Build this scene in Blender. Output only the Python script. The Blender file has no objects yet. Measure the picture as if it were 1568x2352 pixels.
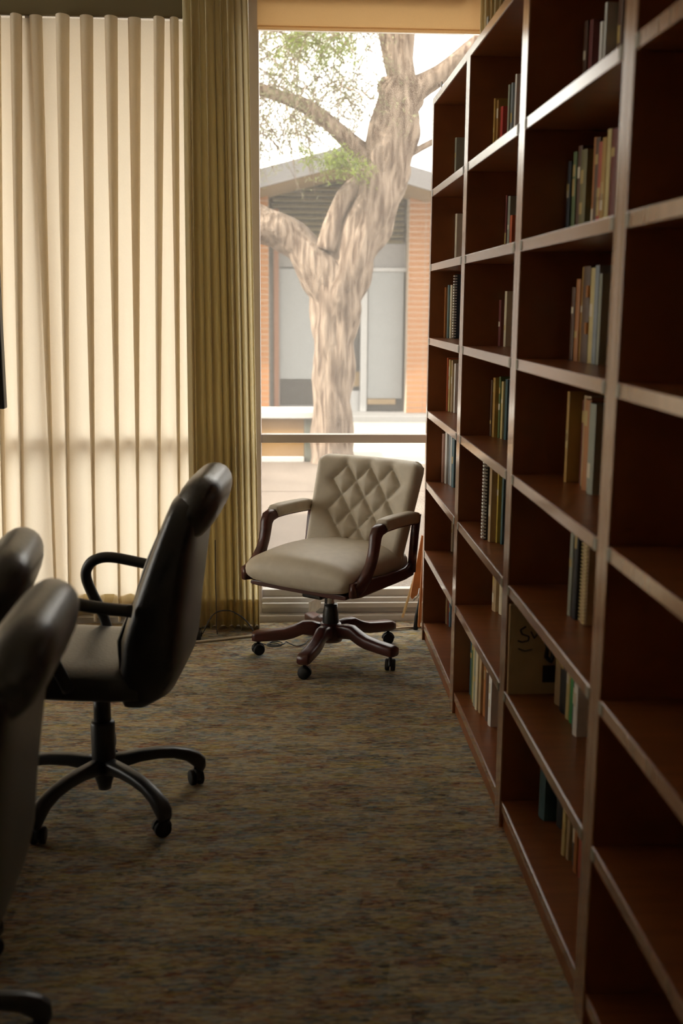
import bpy, math, random
from math import sin, cos, pi, radians, exp, sqrt
from mathutils import Vector, Matrix, Euler, Quaternion

random.seed(11)
scene = bpy.context.scene
COL = scene.collection

# ------------------------------------------------------------------ camera
CAM_H, YAW, PITCH, ROLL, F_PX = 1.519, .0532, .189, .0076, 2500.0
fw = Vector((sin(YAW)*cos(PITCH), cos(YAW)*cos(PITCH), -sin(PITCH)))
r0 = Vector((cos(YAW), -sin(YAW), 0))
u0 = r0.cross(fw)
rr = r0*cos(ROLL) + u0*sin(ROLL)
uu = u0*cos(ROLL) - r0*sin(ROLL)
cam_data = bpy.data.cameras.new('camera')
cam_data.sensor_fit = 'VERTICAL'
cam_data.sensor_height = 36.0
cam_data.lens = F_PX/2352*36.0
cam_data.clip_start, cam_data.clip_end = .05, 200
cam_data.dof.use_dof = True
cam_data.dof.focus_distance = 4.55
cam_data.dof.aperture_fstop = 2.6
cam = bpy.data.objects.new('camera', cam_data)
cam.matrix_world = Matrix(((rr.x, uu.x, -fw.x, 0), (rr.y, uu.y, -fw.y, 0), (rr.z, uu.z, -fw.z, CAM_H), (0, 0, 0, 1)))
COL.objects.link(cam)
scene.camera = cam

# ------------------------------------------------------------------ sky, sun, exposure
world = bpy.data.worlds.new('hazy_sky')
scene.world = world
world.use_nodes = True
bg = world.node_tree.nodes['Background']
bg.inputs['Color'].default_value = (1.0, .97, .93, 1)
bg.inputs['Strength'].default_value = 6.5

sun_d = bpy.data.lights.new('sun', 'SUN')
sun_d.energy = 15.0
sun_d.color = (1, .93, .82)
sun_d.angle = radians(1.0)
sun = bpy.data.objects.new('sun', sun_d)
sun.rotation_euler = Vector((-.80, -.27, .54)).to_track_quat('Z', 'Y').to_euler()
COL.objects.link(sun)

vs = scene.view_settings
vs.view_transform = 'Standard'
vs.look = 'None'
vs.exposure = 0.0
vs.gamma = 1.0
vs.use_curve_mapping = False
try:
    scene.cycles.use_denoising = True
    scene.cycles.max_bounces = 9
    scene.cycles.diffuse_bounces = 6
    scene.cycles.transparent_max_bounces = 16
    scene.cycles.sample_clamp_indirect = 8.0
    scene.cycles.use_adaptive_sampling = True
    scene.cycles.adaptive_threshold = .03
except Exception:
    pass

# ------------------------------------------------------------------ materials
def newmat(name):
    m = bpy.data.materials.new(name)
    m.use_nodes = True
    nt = m.node_tree
    return m, nt, nt.nodes['Principled BSDF']

def mat(name, col, rough=.6, spec=.4, var=0.0, scale=8.0, bump=0.0, bscale=60.0, stretch=(1, 1, 1), metal=0.0, coat=0.0):
    m, nt, p = newmat(name)
    p.inputs['Roughness'].default_value = rough
    p.inputs['Specular IOR Level'].default_value = spec
    p.inputs['Metallic'].default_value = metal
    p.inputs['Coat Weight'].default_value = coat
    p.inputs['Coat Roughness'].default_value = .15
    p.inputs['Base Color'].default_value = (*col, 1)
    if var or bump:
        tc = nt.nodes.new('ShaderNodeTexCoord')
        mp = nt.nodes.new('ShaderNodeMapping')
        mp.inputs['Scale'].default_value = stretch
        nt.links.new(tc.outputs['Object'], mp.inputs['Vector'])
    if var:
        nz = nt.nodes.new('ShaderNodeTexNoise')
        nz.inputs['Scale'].default_value = scale
        nz.inputs['Detail'].default_value = 5
        nt.links.new(mp.outputs['Vector'], nz.inputs['Vector'])
        rp = nt.nodes.new('ShaderNodeValToRGB')
        rp.color_ramp.elements[0].position = .3
        rp.color_ramp.elements[1].position = .7
        rp.color_ramp.elements[0].color = (*[c*(1-var) for c in col], 1)
        rp.color_ramp.elements[1].color = (*[min(1, c*(1+var)) for c in col], 1)
        nt.links.new(nz.outputs['Fac'], rp.inputs['Fac'])
        nt.links.new(rp.outputs['Color'], p.inputs['Base Color'])
    if bump:
        nb = nt.nodes.new('ShaderNodeTexNoise')
        nb.inputs['Scale'].default_value = bscale
        nb.inputs['Detail'].default_value = 4
        nt.links.new(mp.outputs['Vector'], nb.inputs['Vector'])
        bp = nt.nodes.new('ShaderNodeBump')
        bp.inputs['Strength'].default_value = bump
        bp.inputs['Distance'].default_value = .01
        nt.links.new(nb.outputs['Fac'], bp.inputs['Height'])
        nt.links.new(bp.outputs['Normal'], p.inputs['Normal'])
    return m

def cloth(name, col, trans, weave=900.0):
    m, nt, p = newmat(name)
    nt.nodes.remove(p)
    out = nt.nodes['Material Output']
    d = nt.nodes.new('ShaderNodeBsdfDiffuse')
    t = nt.nodes.new('ShaderNodeBsdfTranslucent')
    mx = nt.nodes.new('ShaderNodeMixShader')
    tc = nt.nodes.new('ShaderNodeTexCoord')
    mp = nt.nodes.new('ShaderNodeMapping')
    mp.inputs['Scale'].default_value = (weave, weave, weave*.15)
    nz = nt.nodes.new('ShaderNodeTexNoise')
    nz.inputs['Scale'].default_value = 1.0
    rp = nt.nodes.new('ShaderNodeValToRGB')
    rp.color_ramp.elements[0].color = (*[c*.92 for c in col], 1)
    rp.color_ramp.elements[1].color = (*[min(1, c*1.06) for c in col], 1)
    nt.links.new(tc.outputs['Object'], mp.inputs['Vector'])
    nt.links.new(mp.outputs['Vector'], nz.inputs['Vector'])
    nt.links.new(nz.outputs['Fac'], rp.inputs['Fac'])
    nt.links.new(rp.outputs['Color'], d.inputs['Color'])
    nt.links.new(rp.outputs['Color'], t.inputs['Color'])
    mx.inputs['Fac'].default_value = trans
    nt.links.new(d.outputs[0], mx.inputs[1])
    nt.links.new(t.outputs[0], mx.inputs[2])
    nt.links.new(mx.outputs[0], out.inputs['Surface'])
    return m

def glass(name):
    m, nt, p = newmat(name)
    nt.nodes.remove(p)
    out = nt.nodes['Material Output']
    tr = nt.nodes.new('ShaderNodeBsdfTransparent')
    tr.inputs['Color'].default_value = (.90, .90, .88, 1)
    gl = nt.nodes.new('ShaderNodeBsdfGlossy')
    gl.inputs['Roughness'].default_value = .06
    mx = nt.nodes.new('ShaderNodeMixShader')
    # translucent layer added to lay a bright haze over the outdoor view
    veil = nt.nodes.new('ShaderNodeBsdfTranslucent')
    veil.inputs['Color'].default_value = (.9, .86, .8, 1)
    m2 = nt.nodes.new('ShaderNodeMixShader')
    m2.inputs['Fac'].default_value = .045
    mx.inputs['Fac'].default_value = .03
    nt.links.new(tr.outputs[0], mx.inputs[1])
    nt.links.new(gl.outputs[0], mx.inputs[2])
    nt.links.new(mx.outputs[0], m2.inputs[1])
    nt.links.new(veil.outputs[0], m2.inputs[2])
    nt.links.new(m2.outputs[0], out.inputs['Surface'])
    return m

def carpet_mat():
    m, nt, p = newmat('carpet_tweed')
    p.inputs['Roughness'].default_value = .95
    p.inputs['Specular IOR Level'].default_value = .1
    tc = nt.nodes.new('ShaderNodeTexCoord')
    def mapped(sx, sy, rz=0.0):
        mp = nt.nodes.new('ShaderNodeMapping')
        mp.inputs['Scale'].default_value = (sx, sy, 1)
        mp.inputs['Rotation'].default_value = (0, 0, rz)
        nt.links.new(tc.outputs['Object'], mp.inputs['Vector'])
        return mp
    pal = [(.07, .052, .04), (.38, .28, .165), (.19, .24, .26), (.24, .105, .06), (.48, .39, .235), (.13, .13, .10), (.33, .315, .26), (.36, .285, .10)]
    def streaks(sx, sy, seed):
        v = nt.nodes.new('ShaderNodeTexVoronoi')
        v.inputs['Scale'].default_value = 1.0
        v.inputs['Randomness'].default_value = .9
        mp = mapped(sx, sy)
        mp.inputs['Location'].default_value = (seed, seed*.7, 0)
        nt.links.new(mp.outputs[0], v.inputs['Vector'])
        sep = nt.nodes.new('ShaderNodeSeparateColor')
        nt.links.new(v.outputs['Color'], sep.inputs[0])
        rp = nt.nodes.new('ShaderNodeValToRGB')
        cr = rp.color_ramp
        cr.interpolation = 'CONSTANT'
        cr.elements[0].color = (*pal[0], 1)
        cr.elements[1].position = 1/len(pal)
        cr.elements[1].color = (*pal[1], 1)
        for i in range(2, len(pal)):
            e = cr.elements.new(i/len(pal))
            e.color = (*pal[i], 1)
        nt.links.new(sep.outputs[0], rp.inputs['Fac'])
        return rp
    a, b, c = streaks(26, 120, 0), streaks(60, 170, 31.7), streaks(9, 22, 7.3)
    m1 = nt.nodes.new('ShaderNodeMix'); m1.data_type = 'RGBA'; m1.inputs[0].default_value = .5
    m2 = nt.nodes.new('ShaderNodeMix'); m2.data_type = 'RGBA'; m2.inputs[0].default_value = .28
    nt.links.new(a.outputs[0], m1.inputs[6]); nt.links.new(b.outputs[0], m1.inputs[7])
    nt.links.new(m1.outputs[2], m2.inputs[6]); nt.links.new(c.outputs[0], m2.inputs[7])
    nt.links.new(m2.outputs[2], p.inputs['Base Color'])
    nz = nt.nodes.new('ShaderNodeTexNoise'); nz.inputs['Scale'].default_value = 1.0
    nt.links.new(mapped(90, 330).outputs[0], nz.inputs['Vector'])
    bp = nt.nodes.new('ShaderNodeBump'); bp.inputs['Strength'].default_value = .5; bp.inputs['Distance'].default_value = .004
    nt.links.new(nz.outputs['Fac'], bp.inputs['Height'])
    nt.links.new(bp.outputs['Normal'], p.inputs['Normal'])
    return m

def bark_mat():
    m, nt, p = newmat('bark')
    p.inputs['Roughness'].default_value = .95
    p.inputs['Specular IOR Level'].default_value = .1
    tc = nt.nodes.new('ShaderNodeTexCoord')
    mp = nt.nodes.new('ShaderNodeMapping'); mp.inputs['Scale'].default_value = (24, 24, 3.2)
    nz = nt.nodes.new('ShaderNodeTexNoise'); nz.inputs['Scale'].default_value = 1; nz.inputs['Detail'].default_value = 7
    rp = nt.nodes.new('ShaderNodeValToRGB')
    cr = rp.color_ramp
    cr.elements[0].position = .36; cr.elements[0].color = (.075, .05, .036, 1)
    cr.elements[1].position = .64; cr.elements[1].color = (.22, .168, .128, 1)
    nt.links.new(tc.outputs['Object'], mp.inputs['Vector']); nt.links.new(mp.outputs[0], nz.inputs['Vector'])
    nt.links.new(nz.outputs['Fac'], rp.inputs['Fac']); nt.links.new(rp.outputs[0], p.inputs['Base Color'])
    bp = nt.nodes.new('ShaderNodeBump'); bp.inputs['Strength'].default_value = 1.0; bp.inputs['Distance'].default_value = .04
    nt.links.new(nz.outputs['Fac'], bp.inputs['Height']); nt.links.new(bp.outputs['Normal'], p.inputs['Normal'])
    return m

M = {}
M['carpet'] = carpet_mat()
M['paint'] = mat('warm_paint', (.76, .71, .62), .9, .2)
M['paint_dark'] = mat('olive_paint', (.16, .13, .07), .8, .2)
M['ceiling'] = mat('ceiling_paint', (.74, .70, .62), .95, .1)
M['cherry'] = mat('cherry_laminate', (.21, .068, .021), .30, .55, var=.22, scale=3.0, stretch=(2, 14, 2))
M['cherry_edge'] = mat('cherry_edge_banding', (.29, .15, .09), .20, 1.0, var=.12, scale=3.0, stretch=(2, 10, 2), coat=.7)
M['clip'] = mat('grey_plastic_clip', (.25, .24, .2), .5, .4)
M['alu'] = mat('painted_window_frame', (.66, .60, .57), .4, .5)
M['sill'] = mat('sill_paint', (.55, .53, .5), .5, .4, var=.08)
M['glass'] = glass('window_glass')
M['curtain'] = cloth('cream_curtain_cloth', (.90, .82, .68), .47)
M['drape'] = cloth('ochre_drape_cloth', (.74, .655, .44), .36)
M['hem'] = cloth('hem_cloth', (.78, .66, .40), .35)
M['shade'] = cloth('roller_shade_cloth', (.93, .76, .52), .68)
M['beige'] = mat('beige_vinyl', (.56, .50, .395), .48, .35, var=.05, scale=30, bump=.08, bscale=350)
M['walnut'] = mat('dark_cherry_wood', (.075, .022, .018), .30, .5, var=.3, scale=6, stretch=(1, 1, 8))
M['leather'] = mat('black_leather', (.022, .022, .022), .33, .5, bump=.12, bscale=160)
M['leather_in'] = mat('black_leather_soft', (.03, .03, .028), .3, .55, bump=.10, bscale=120)
M['plastic'] = mat('black_plastic', (.018, .018, .018), .38, .45)
M['rubber'] = mat('black_rubber', (.012, .012, .012), .6, .3)
M['steel'] = mat('threaded_steel', (.5, .5, .5), .25, .5, metal=1.0)
M['table'] = mat('table_laminate', (.30, .20, .11), .25, .5, var=.12, scale=3, stretch=(10, 1, 1))
M['tablebase'] = mat('table_base_black', (.02, .02, .02), .5, .4)
M['screen'] = mat('dark_screen', (.01, .01, .014), .12, .5)
M['cable_black'] = mat('black_cable', (.02, .02, .02), .5, .4)
M['cable_tan'] = mat('beige_cable', (.55, .46, .33), .5, .4)
M['paper'] = mat('white_paper', (.85, .84, .82), .8, .2)
M['pages'] = mat('book_pages', (.62, .55, .42), .9, .1)
M['overhang'] = mat('white_soffit', (.75, .72, .66), .9, .1)
M['brick'] = mat('tan_brick', (.25, .115, .048), .9, .1, var=.18, scale=1.2)
M['mortar'] = mat('mortar', (.40, .33, .26), .95, .1)
M['fascia'] = mat('grey_fascia', (0.12, 0.115, 0.115), .8, .2)
M['soffit'] = mat('tan_soffit', (0.21, 0.15, 0.085), .9, .1)
M['facade'] = mat('grey_facade', (0.2, 0.195, 0.19), .9, .1)
M['door'] = mat('grey_door', (0.21, 0.215, 0.215), .7, .2)
M['doorframe'] = mat('white_door_frame', (0.31, 0.305, 0.3), .7, .2)
M['darkglass'] = mat('dark_opening', (.035, .033, .03), .3, .4)
M['louvre_back'] = mat('dark_louvre_backing', (.02, .017, .01), .9, .1)
M['louvre'] = mat('olive_louvre', (.15, .125, .07), .8, .2)
M['post'] = mat('rust_post', (0.2, 0.1, 0.06), .8, .2)
M['ground'] = mat('shaded_tan_paving', (.135, .108, .088), .95, .1, var=.12, scale=2.5)  # darker tan holds the shade on the nearer ground in its colour
M['sunlit_ground'] = mat('sunlit_paving', (0.33, 0.31, 0.275), .95, .1, var=.08, scale=2)  # paler colour stands in for sunlight on the farther ground
M['planter'] = mat('tan_wall', (.19, .11, .042), .95, .1, var=.08, scale=3)
M['cap'] = mat('white_cap', (0.4, 0.385, 0.36), .9, .1)
M['greenmetal'] = mat('green_grey_metal', (0.085, 0.09, 0.07), .7, .3)
M['bark'] = bark_mat()
M['leaf'] = cloth('leaf', (.20, .20, .12), .40, 20)
M['leaf_green'] = cloth('green_leaf', (.20, .25, .06), .45, 20)
M['easel'] = mat('easel_wood', (.46, .19, .06), .5, .4, var=.15, scale=4, stretch=(1, 1, 6))
M['easel_pale'] = mat('easel_pale_wood', (.60, .42, .20), .5, .4)

BOOKCOL = {'grey green': (.27, .28, .22), 'pale cream': (.60, .54, .42), 'orange brown': (.36, .14, .04), 'dusty teal': (.16, .24, .25), 'cream': (.58, .50, .34),
           'navy': (.03, .045, .07), 'orange red': (.45, .10, .035), 'straw yellow': (.50, .40, .17), 'tan': (.40, .28, .15), 'white': (.72, .70, .66), 'dusty pink': (.48, .30, .24),
           'slate grey': (.22, .25, .27), 'pale grey': (.50, .50, .47), 'dark teal': (.04, .09, .10), 'brick red': (.36, .07, .04), 'steel blue': (.11, .20, .27), 'ochre': (.38, .22, .05),
           'gold brown': (.32, .18, .05), 'crimson': (.40, .04, .03), 'maroon': (.13, .025, .02), 'dark brown': (.09, .045, .025), 'moss green': (.10, .14, .05), 'mustard yellow': (.48, .34, .05),
           'olive': (.15, .13, .05), 'leaf green': (.05, .30, .09), 'black': (.02, .02, .022)}
BM = {k: mat('book_' + k.replace(' ', '_'), v, .5, .4, var=.08, scale=20) for k, v in BOOKCOL.items()}
M['gold'] = mat('gilt_band', (.42, .30, .10), .4, .5)
M['comb'] = mat('white_comb', (.7, .7, .68), .5, .4)

# ------------------------------------------------------------------ mesh helpers
class MB:
    def __init__(s):
        s.v, s.f = [], []
    def add(s, vs_, fs_):
        o = len(s.v)
        s.v += [tuple(v) for v in vs_]
        s.f += [tuple(i+o for i in f) for f in fs_]
        return s
    def box(s, x0, x1, y0, y1, z0, z1, mtx=None):
        vs_ = [Vector((x, y, z)) for z in (z0, z1) for y in (y0, y1) for x in (x0, x1)]
        if mtx is not None:
            vs_ = [mtx @ v for v in vs_]
        return s.add(vs_, [(0, 2, 3, 1), (4, 5, 7, 6), (0, 1, 5, 4), (2, 6, 7, 3), (0, 4, 6, 2), (1, 3, 7, 5)])
    def tube(s, pts, rad, n=10, caps=True):
        pts = [Vector(p) for p in pts]
        if not isinstance(rad, (list, tuple)):
            rad = [rad]*len(pts)
        base = len(s.v)
        prev = None
        for i, p in enumerate(pts):
            t = (pts[min(i+1, len(pts)-1)] - pts[max(i-1, 0)]).normalized()
            if prev is None:
                a = t.orthogonal().normalized()
            else:
                a = (prev - t*prev.dot(t)).normalized()
            prev = a
            b = t.cross(a)
            for k in range(n):
                th = 2*pi*k/n
                s.v.append(tuple(p + (a*cos(th) + b*sin(th))*rad[i]))
        for i in range(len(pts)-1):
            for k in range(n):
                k2 = (k+1) % n
                s.f.append((base+i*n+k, base+i*n+k2, base+(i+1)*n+k2, base+(i+1)*n+k))
        if caps:
            s.f.append(tuple(base+k for k in reversed(range(n))))
            s.f.append(tuple(base+(len(pts)-1)*n+k for k in range(n)))
        return s
    def lathe(s, prof, c=(0, 0), n=24):
        base = len(s.v)
        for r, z in prof:
            for k in range(n):
                s.v.append((c[0]+r*cos(2*pi*k/n), c[1]+r*sin(2*pi*k/n), z))
        for i in range(len(prof)-1):
            for k in range(n):
                k2 = (k+1) % n
                s.f.append((base+i*n+k, base+i*n+k2, base+(i+1)*n+k2, base+(i+1)*n+k))
        s.f.append(tuple(base+k for k in reversed(range(n))))
        s.f.append(tuple(base+(len(prof)-1)*n+k for k in range(n)))
        return s
    def rings(s, rings, caps=True):
        n = len(rings[0])
        base = len(s.v)
        for r in rings:
            s.v += [tuple(p) for p in r]
        for i in range(len(rings)-1):
            for k in range(n):
                k2 = (k+1) % n
                s.f.append((base+i*n+k, base+i*n+k2, base+(i+1)*n+k2, base+(i+1)*n+k))
        if caps:
            s.f.append(tuple(base+k for k in reversed(range(n))))
            s.f.append(tuple(base+(len(rings)-1)*n+k for k in range(n)))
        return s
    def grid(s, rows):
        m = len(rows[0]); base = len(s.v)
        for r in rows:
            s.v += [tuple(p) for p in r]
        for i in range(len(rows)-1):
            for k in range(m-1):
                s.f.append((base+i*m+k, base+i*m+k+1, base+(i+1)*m+k+1, base+(i+1)*m+k))
        return s
    def mesh(s, name, smooth=False):
        me = bpy.data.meshes.new(name)
        me.from_pydata(s.v, [], s.f)
        me.update()
        if smooth:
            me.polygons.foreach_set('use_smooth', [True]*len(me.polygons))
        return me

def superring(center, ax, ay, a, b, n=28, e=3.5):
    """closed super-ellipse around center in the plane of unit vectors ax, ay"""
    out = []
    for k in range(n):
        t = 2*pi*k/n
        c, s_ = cos(t), sin(t)
        x = math.copysign(abs(c)**(2/e), c)*a
        y = math.copysign(abs(s_)**(2/e), s_)*b
        out.append(Vector(center) + ax*x + ay*y)
    return out

def tidy(o, smooth_angle=None, bevel=0.0, seg=2):
    if bevel:
        md = o.modifiers.new('bevel', 'BEVEL')
        md.width = bevel; md.segments = seg; md.limit_method = 'ANGLE'; md.angle_limit = radians(40)
        md.harden_normals = False
    return o

def obj(name, mb, material, parent=None, smooth=False, bevel=0.0, loc=None, rot=None, kind=None, label=None):
    me = mb.mesh(name, smooth) if isinstance(mb, MB) else mb
    if material is not None and not me.materials:
        me.materials.append(material)
    o = bpy.data.objects.new(name, me)
    COL.objects.link(o)
    if parent is not None:
        o.parent = parent
    if loc is not None:
        o.location = loc
    if rot is not None:
        o.rotation_euler = rot
    if kind:
        o['kind'] = kind
    if label:
        o['label'] = label
    if bevel:
        tidy(o, bevel=bevel)
    return o

def tag(o, label, cat, group=None):
    o['label'] = label
    o['category'] = cat
    if group:
        o['group'] = group
    return o

def thing(name, label, cat, loc=(0, 0, 0), rz=0.0, group=None):
    o = bpy.data.objects.new(name, None)
    COL.objects.link(o)
    o.location = loc
    o.rotation_euler = (0, 0, rz)
    o.empty_display_size = .1
    return tag(o, label, cat, group)

def struct_empty(name, loc=(0, 0, 0)):
    o = bpy.data.objects.new(name, None)
    COL.objects.link(o)
    o.location = loc
    o['kind'] = 'structure'
    return o

def struct(name, mb, m, **k):
    return obj(name, mb, m, kind='structure', **k)

def copy_tree(src, parent=None, loc=None, rz=None):
    c = src.copy()
    COL.objects.link(c)
    c.parent = parent
    if loc is not None:
        c.location = loc
    if rz is not None:
        c.rotation_euler = (0, 0, rz)
    for ch in list(src.children):
        copy_tree(ch, c)
    return c

# ------------------------------------------------------------------ the room
WX0, WX1 = -4.6, .96           # left and right wall
WY0, WY1 = -2.6, 5.20          # rear wall and window line
CEIL = 3.0
struct('floor', MB().box(WX0-.2, WX1+.2, WY0-.2, 5.13, -.06, 0), M['carpet'])
struct('ceiling', MB().box(WX0-.2, WX1+.2, WY0-.2, 5.30, CEIL, CEIL+.15), M['ceiling'])
struct('wall_right', MB().box(WX1, WX1+.15, WY0, 5.30, 0, CEIL), M['paint'])
LW0, LW1, LZ0, LZ1 = 2.7, 4.9, .20, 2.80      # unseen side windows added in the left wall to brighten the room
struct('wall_left', MB().box(WX0-.15, WX0, WY0, LW0, 0, CEIL).box(WX0-.15, WX0, LW1, 5.30, 0, CEIL).box(WX0-.15, WX0, LW0, LW1, 0, LZ0).box(WX0-.15, WX0, LW0, LW1, LZ1, CEIL), M['paint'])
for q in range(2):
    ya = LW0+(LW1-LW0)/2*q; yb = LW0+(LW1-LW0)/2*(q+1)
    fill_win = struct_empty('window_%d' % (11+q), (WX0-.07, (ya+yb)/2, LZ0))  # unseen window put in for indoor fill light
    hw_ = (yb-ya)/2
    obj('pane', MB().box(-.003, .003, -hw_+.04, hw_-.04, .05, LZ1-LZ0-.05), M['glass'], fill_win)
    obj('frame', MB().box(-.04, .04, -hw_, hw_, 0, .05).box(-.04, .04, -hw_, hw_, LZ1-LZ0-.05, LZ1-LZ0).box(-.04, .04, -hw_, -hw_+.04, .05, LZ1-LZ0-.05).box(-.04, .04, hw_-.04, hw_, .05, LZ1-LZ0-.05), M['alu'], fill_win)
struct('sun_block_trim', MB().box(WX0-1.3, WX0-.15, WY0, 6.35, 2.98, 3.20), M['overhang'])  # unseen overhang added to cut the sun through the side windows
struct('wall_back', MB().box(WX0, WX1, WY0-.15, WY0, 0, CEIL), M['paint'])
struct('wall_front', MB().box(WX0, WX1, 5.16, 5.30, 2.86, CEIL), M['paint'])
struct('trim_1', MB().box(WX0, WX1, 5.10, 5.30, -.06, .03), M['sill'], bevel=.004)
# roof overhang above the windows outside
struct('trim_2', MB().box(WX0-1, WX1+1.5, 5.30, 6.35, 2.98, 3.20), M['overhang'])
struct('trim_3', MB().box(.90, WX1, 5.14, 5.26, .03, 2.86), M['alu'])

# window bays: frame members and two panes each
mull_x = [-.135 + k*.975 for k in range(-5, 2)]
wbase = {}
for n, k in enumerate(range(len(mull_x)-1)):
    x0, x1 = mull_x[k], mull_x[k+1]
    if x1 > .9:
        x1 = .90
    if x0 < WX0:
        continue
    w = struct_empty('window_%d' % (len(wbase)+1), ((x0+x1)/2, 5.2, 0))
    wbase[k] = w
    hw = (x1-x0)/2
    a = -hw+.025
    b = hw-(.025 if x1 < .89 else 0)
    obj('mullion', MB().box(-hw-.02, -hw+.025, -.05, .05, .03, 2.86), M['alu'], w, bevel=.003)
    obj('bottom_rail', MB().box(a, b, -.05, .05, .03, .105), M['sill'], w, bevel=.003)
    obj('sill_lip', MB().box(a, b, -.075, -.05, .06, .085), M['sill'], w, bevel=.003)
    obj('glazing_bead', MB().box(a, b, -.02, .03, .105, .14), M['sill'], w, bevel=.003)
    obj('transom', MB().box(a, b, -.03, .03, .865, .905), M['alu'], w, bevel=.003)
    obj('head_rail', MB().box(a, b, -.04, .04, 2.82, 2.86), M['alu'], w, bevel=.003)
    obj('pane', MB().box(a, b, -.003, .003, .905, 2.82), M['glass'], w)
    obj('pane', MB().box(a, b, -.003, .003, .14, .865), M['glass'], w)

# ------------------------------------------------------------------ curtains
def curtain_mesh(pt, pb, z0, z1, ybase, d0, d1, a0, a1, rows=26, sub=20, ease=1.0, jit=0.0, seed=1):
    """pt / pb: pleat centres along the top and the bottom; folds open from tight pleats into waves"""
    rnd = random.Random(seed)
    dj = [1+rnd.uniform(-jit, jit) for _ in pt]
    out = []
    for i in range(rows+1):
        t = i/rows
        e = t**ease
        z = z1+(z0-z1)*t
        P = [p+(q-p)*e for p, q in zip(pt, pb)]
        D = d0+(d1-d0)*min(1, t*3)
        A = a0+(a1-a0)*min(1, t*1.25)
        row = []
        for k in range(len(P)-1):
            per = P[k+1]-P[k]
            for j in range(sub):
                ph = j/sub
                dk = (dj[k]*(1-ph)+dj[k+1]*ph)
                c = .5*(1+cos(2*pi*ph))
                sh = c**(1.6-.7*min(1, t*2))
                x = P[k]+per*ph-A*per*sin(2*pi*ph)
                y = ybase-D*dk*sh+.006*sin(9*x+3*t)
                row.append((x, y, z))
        row.append((P[-1], ybase, z))
        out.append(row)
    return MB().grid(out)

# left curtain: pleats measured at the top and at the hem
pt = [-.405, -.475, -.545, -.648, -.748, -.852, -.955, -1.068, -1.155]
pb = [-.425, -.50, -.60, -.70, -.79, -.905, -1.02, -1.09, -1.235]
x = -1.155; xb = -1.235
rnd = random.Random(4)
while x > WX0+.25:
    st = rnd.uniform(.085, .12)
    x -= st; xb -= st*rnd.uniform(.9, 1.06)
    pt.append(x); pb.append(xb)
pt = [-.398]+pt; pb = [-.415]+pb
pt, pb = pt[::-1], pb[::-1]
cu = thing('curtain', 'wide cream pinch-pleated curtain glowing with daylight on the left', 'curtain', (0, 0, 0))
cm = curtain_mesh(pt, pb, .02, 2.735, 5.138, .075, .085, .50, .26, rows=36, jit=.30, seed=5)
obj('cloth', cm, M['curtain'], cu, smooth=True)
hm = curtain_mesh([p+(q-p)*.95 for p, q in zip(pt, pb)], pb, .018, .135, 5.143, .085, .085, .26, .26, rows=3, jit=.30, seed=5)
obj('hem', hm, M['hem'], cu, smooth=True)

# gathered drape beside the clear window
pt2 = [-.425, -.392, -.362, -.330, -.300, -.270, -.240, -.212, -.182, -.158]
pb2 = [-.44, -.40, -.352, -.318, -.272, -.238, -.205, -.178, -.148, -.120]
dr = thing('drape', 'dark ochre drape gathered into a bunch beside the clear window', 'curtain', (0, 0, 0))
obj('cloth', curtain_mesh(pt2, pb2, .004, 2.90, 5.040, .060, .085, .34, .16, rows=36, jit=.5, seed=9, ease=.8), M['drape'], dr, smooth=True)
obj('lining', curtain_mesh([v+.012 for v in pt2[:-2]], [v+.01 for v in pb2[:-3]]+[-.195], .02, 2.90, 5.070, .02, .025, .10, .08, rows=24, jit=.5, seed=19, ease=.8), M['drape'], dr, smooth=True)
obj('hem', curtain_mesh([p+(q-p)*.96 for p, q in zip(pt2, pb2)], pb2, .003, .13, 5.044, .085, .085, .16, .16, rows=3, jit=.5, seed=9, ease=.8), M['hem'], dr, smooth=True)

pt3 = [.855+.02*k for k in range(6)]
d3 = thing('drape', 'narrow dark drape at the right window edge above the bookcase end', 'curtain', (0, 0, 0))
obj('cloth', curtain_mesh(pt3, pt3, .012, 2.90, 5.045, .05, .06, .08, .03, rows=12, jit=.4, seed=3), M['drape'], d3, smooth=True)

pel = thing('pelmet', 'dark olive pelmet board above the cream curtain', 'pelmet', (0, 0, 0))
obj('board', MB().box(WX0+.02, -.395, 5.078, 5.10, 2.735, 2.93), M['paint_dark'], pel, bevel=.003)
obj('track', MB().box(WX0+.02, -.395, 5.102, 5.135, 2.742, 2.765), M['plastic'], pel)

rs = thing('roller_shade', 'tan roller shade drawn down over the top of the window', 'blind', (0, 0, 0))
obj('fabric', MB().box(-.115, .893, 5.128, 5.131, 2.715, 2.93), M['shade'], rs)
obj('hem_bar', MB().box(-.115, .893, 5.125, 5.134, 2.705, 2.722), M['shade'], rs, bevel=.002)
rl = MB().tube([(-.12, 5.10, 2.905), (.85, 5.10, 2.905)], .028, 14)
obj('roller', rl, M['paint_dark'], rs, smooth=True)

# ------------------------------------------------------------------ bookcases
FX = .631                     # front plane
DEPTH = .30
SZ = [1.9991, 1.6891, 1.3758, 1.0571, .7407, .4243, .0841]   # shelf tops
TOPZ = 2.345
TH = .029
PT = .036
BAY = .914
A_NEAR = 3.876

def panel_with_edge(name, x0, x1, y0, y1, z0, z1, parent):
    p = obj(name, MB().box(x0+.003, x1, y0, y1, z0, z1), M['cherry'], parent, bevel=.0012)
    obj('edge_band', MB().box(x0, x0+.003, y0, y1, z0, z1), M['cherry_edge'], p, bevel=.001)
    return p

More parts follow.
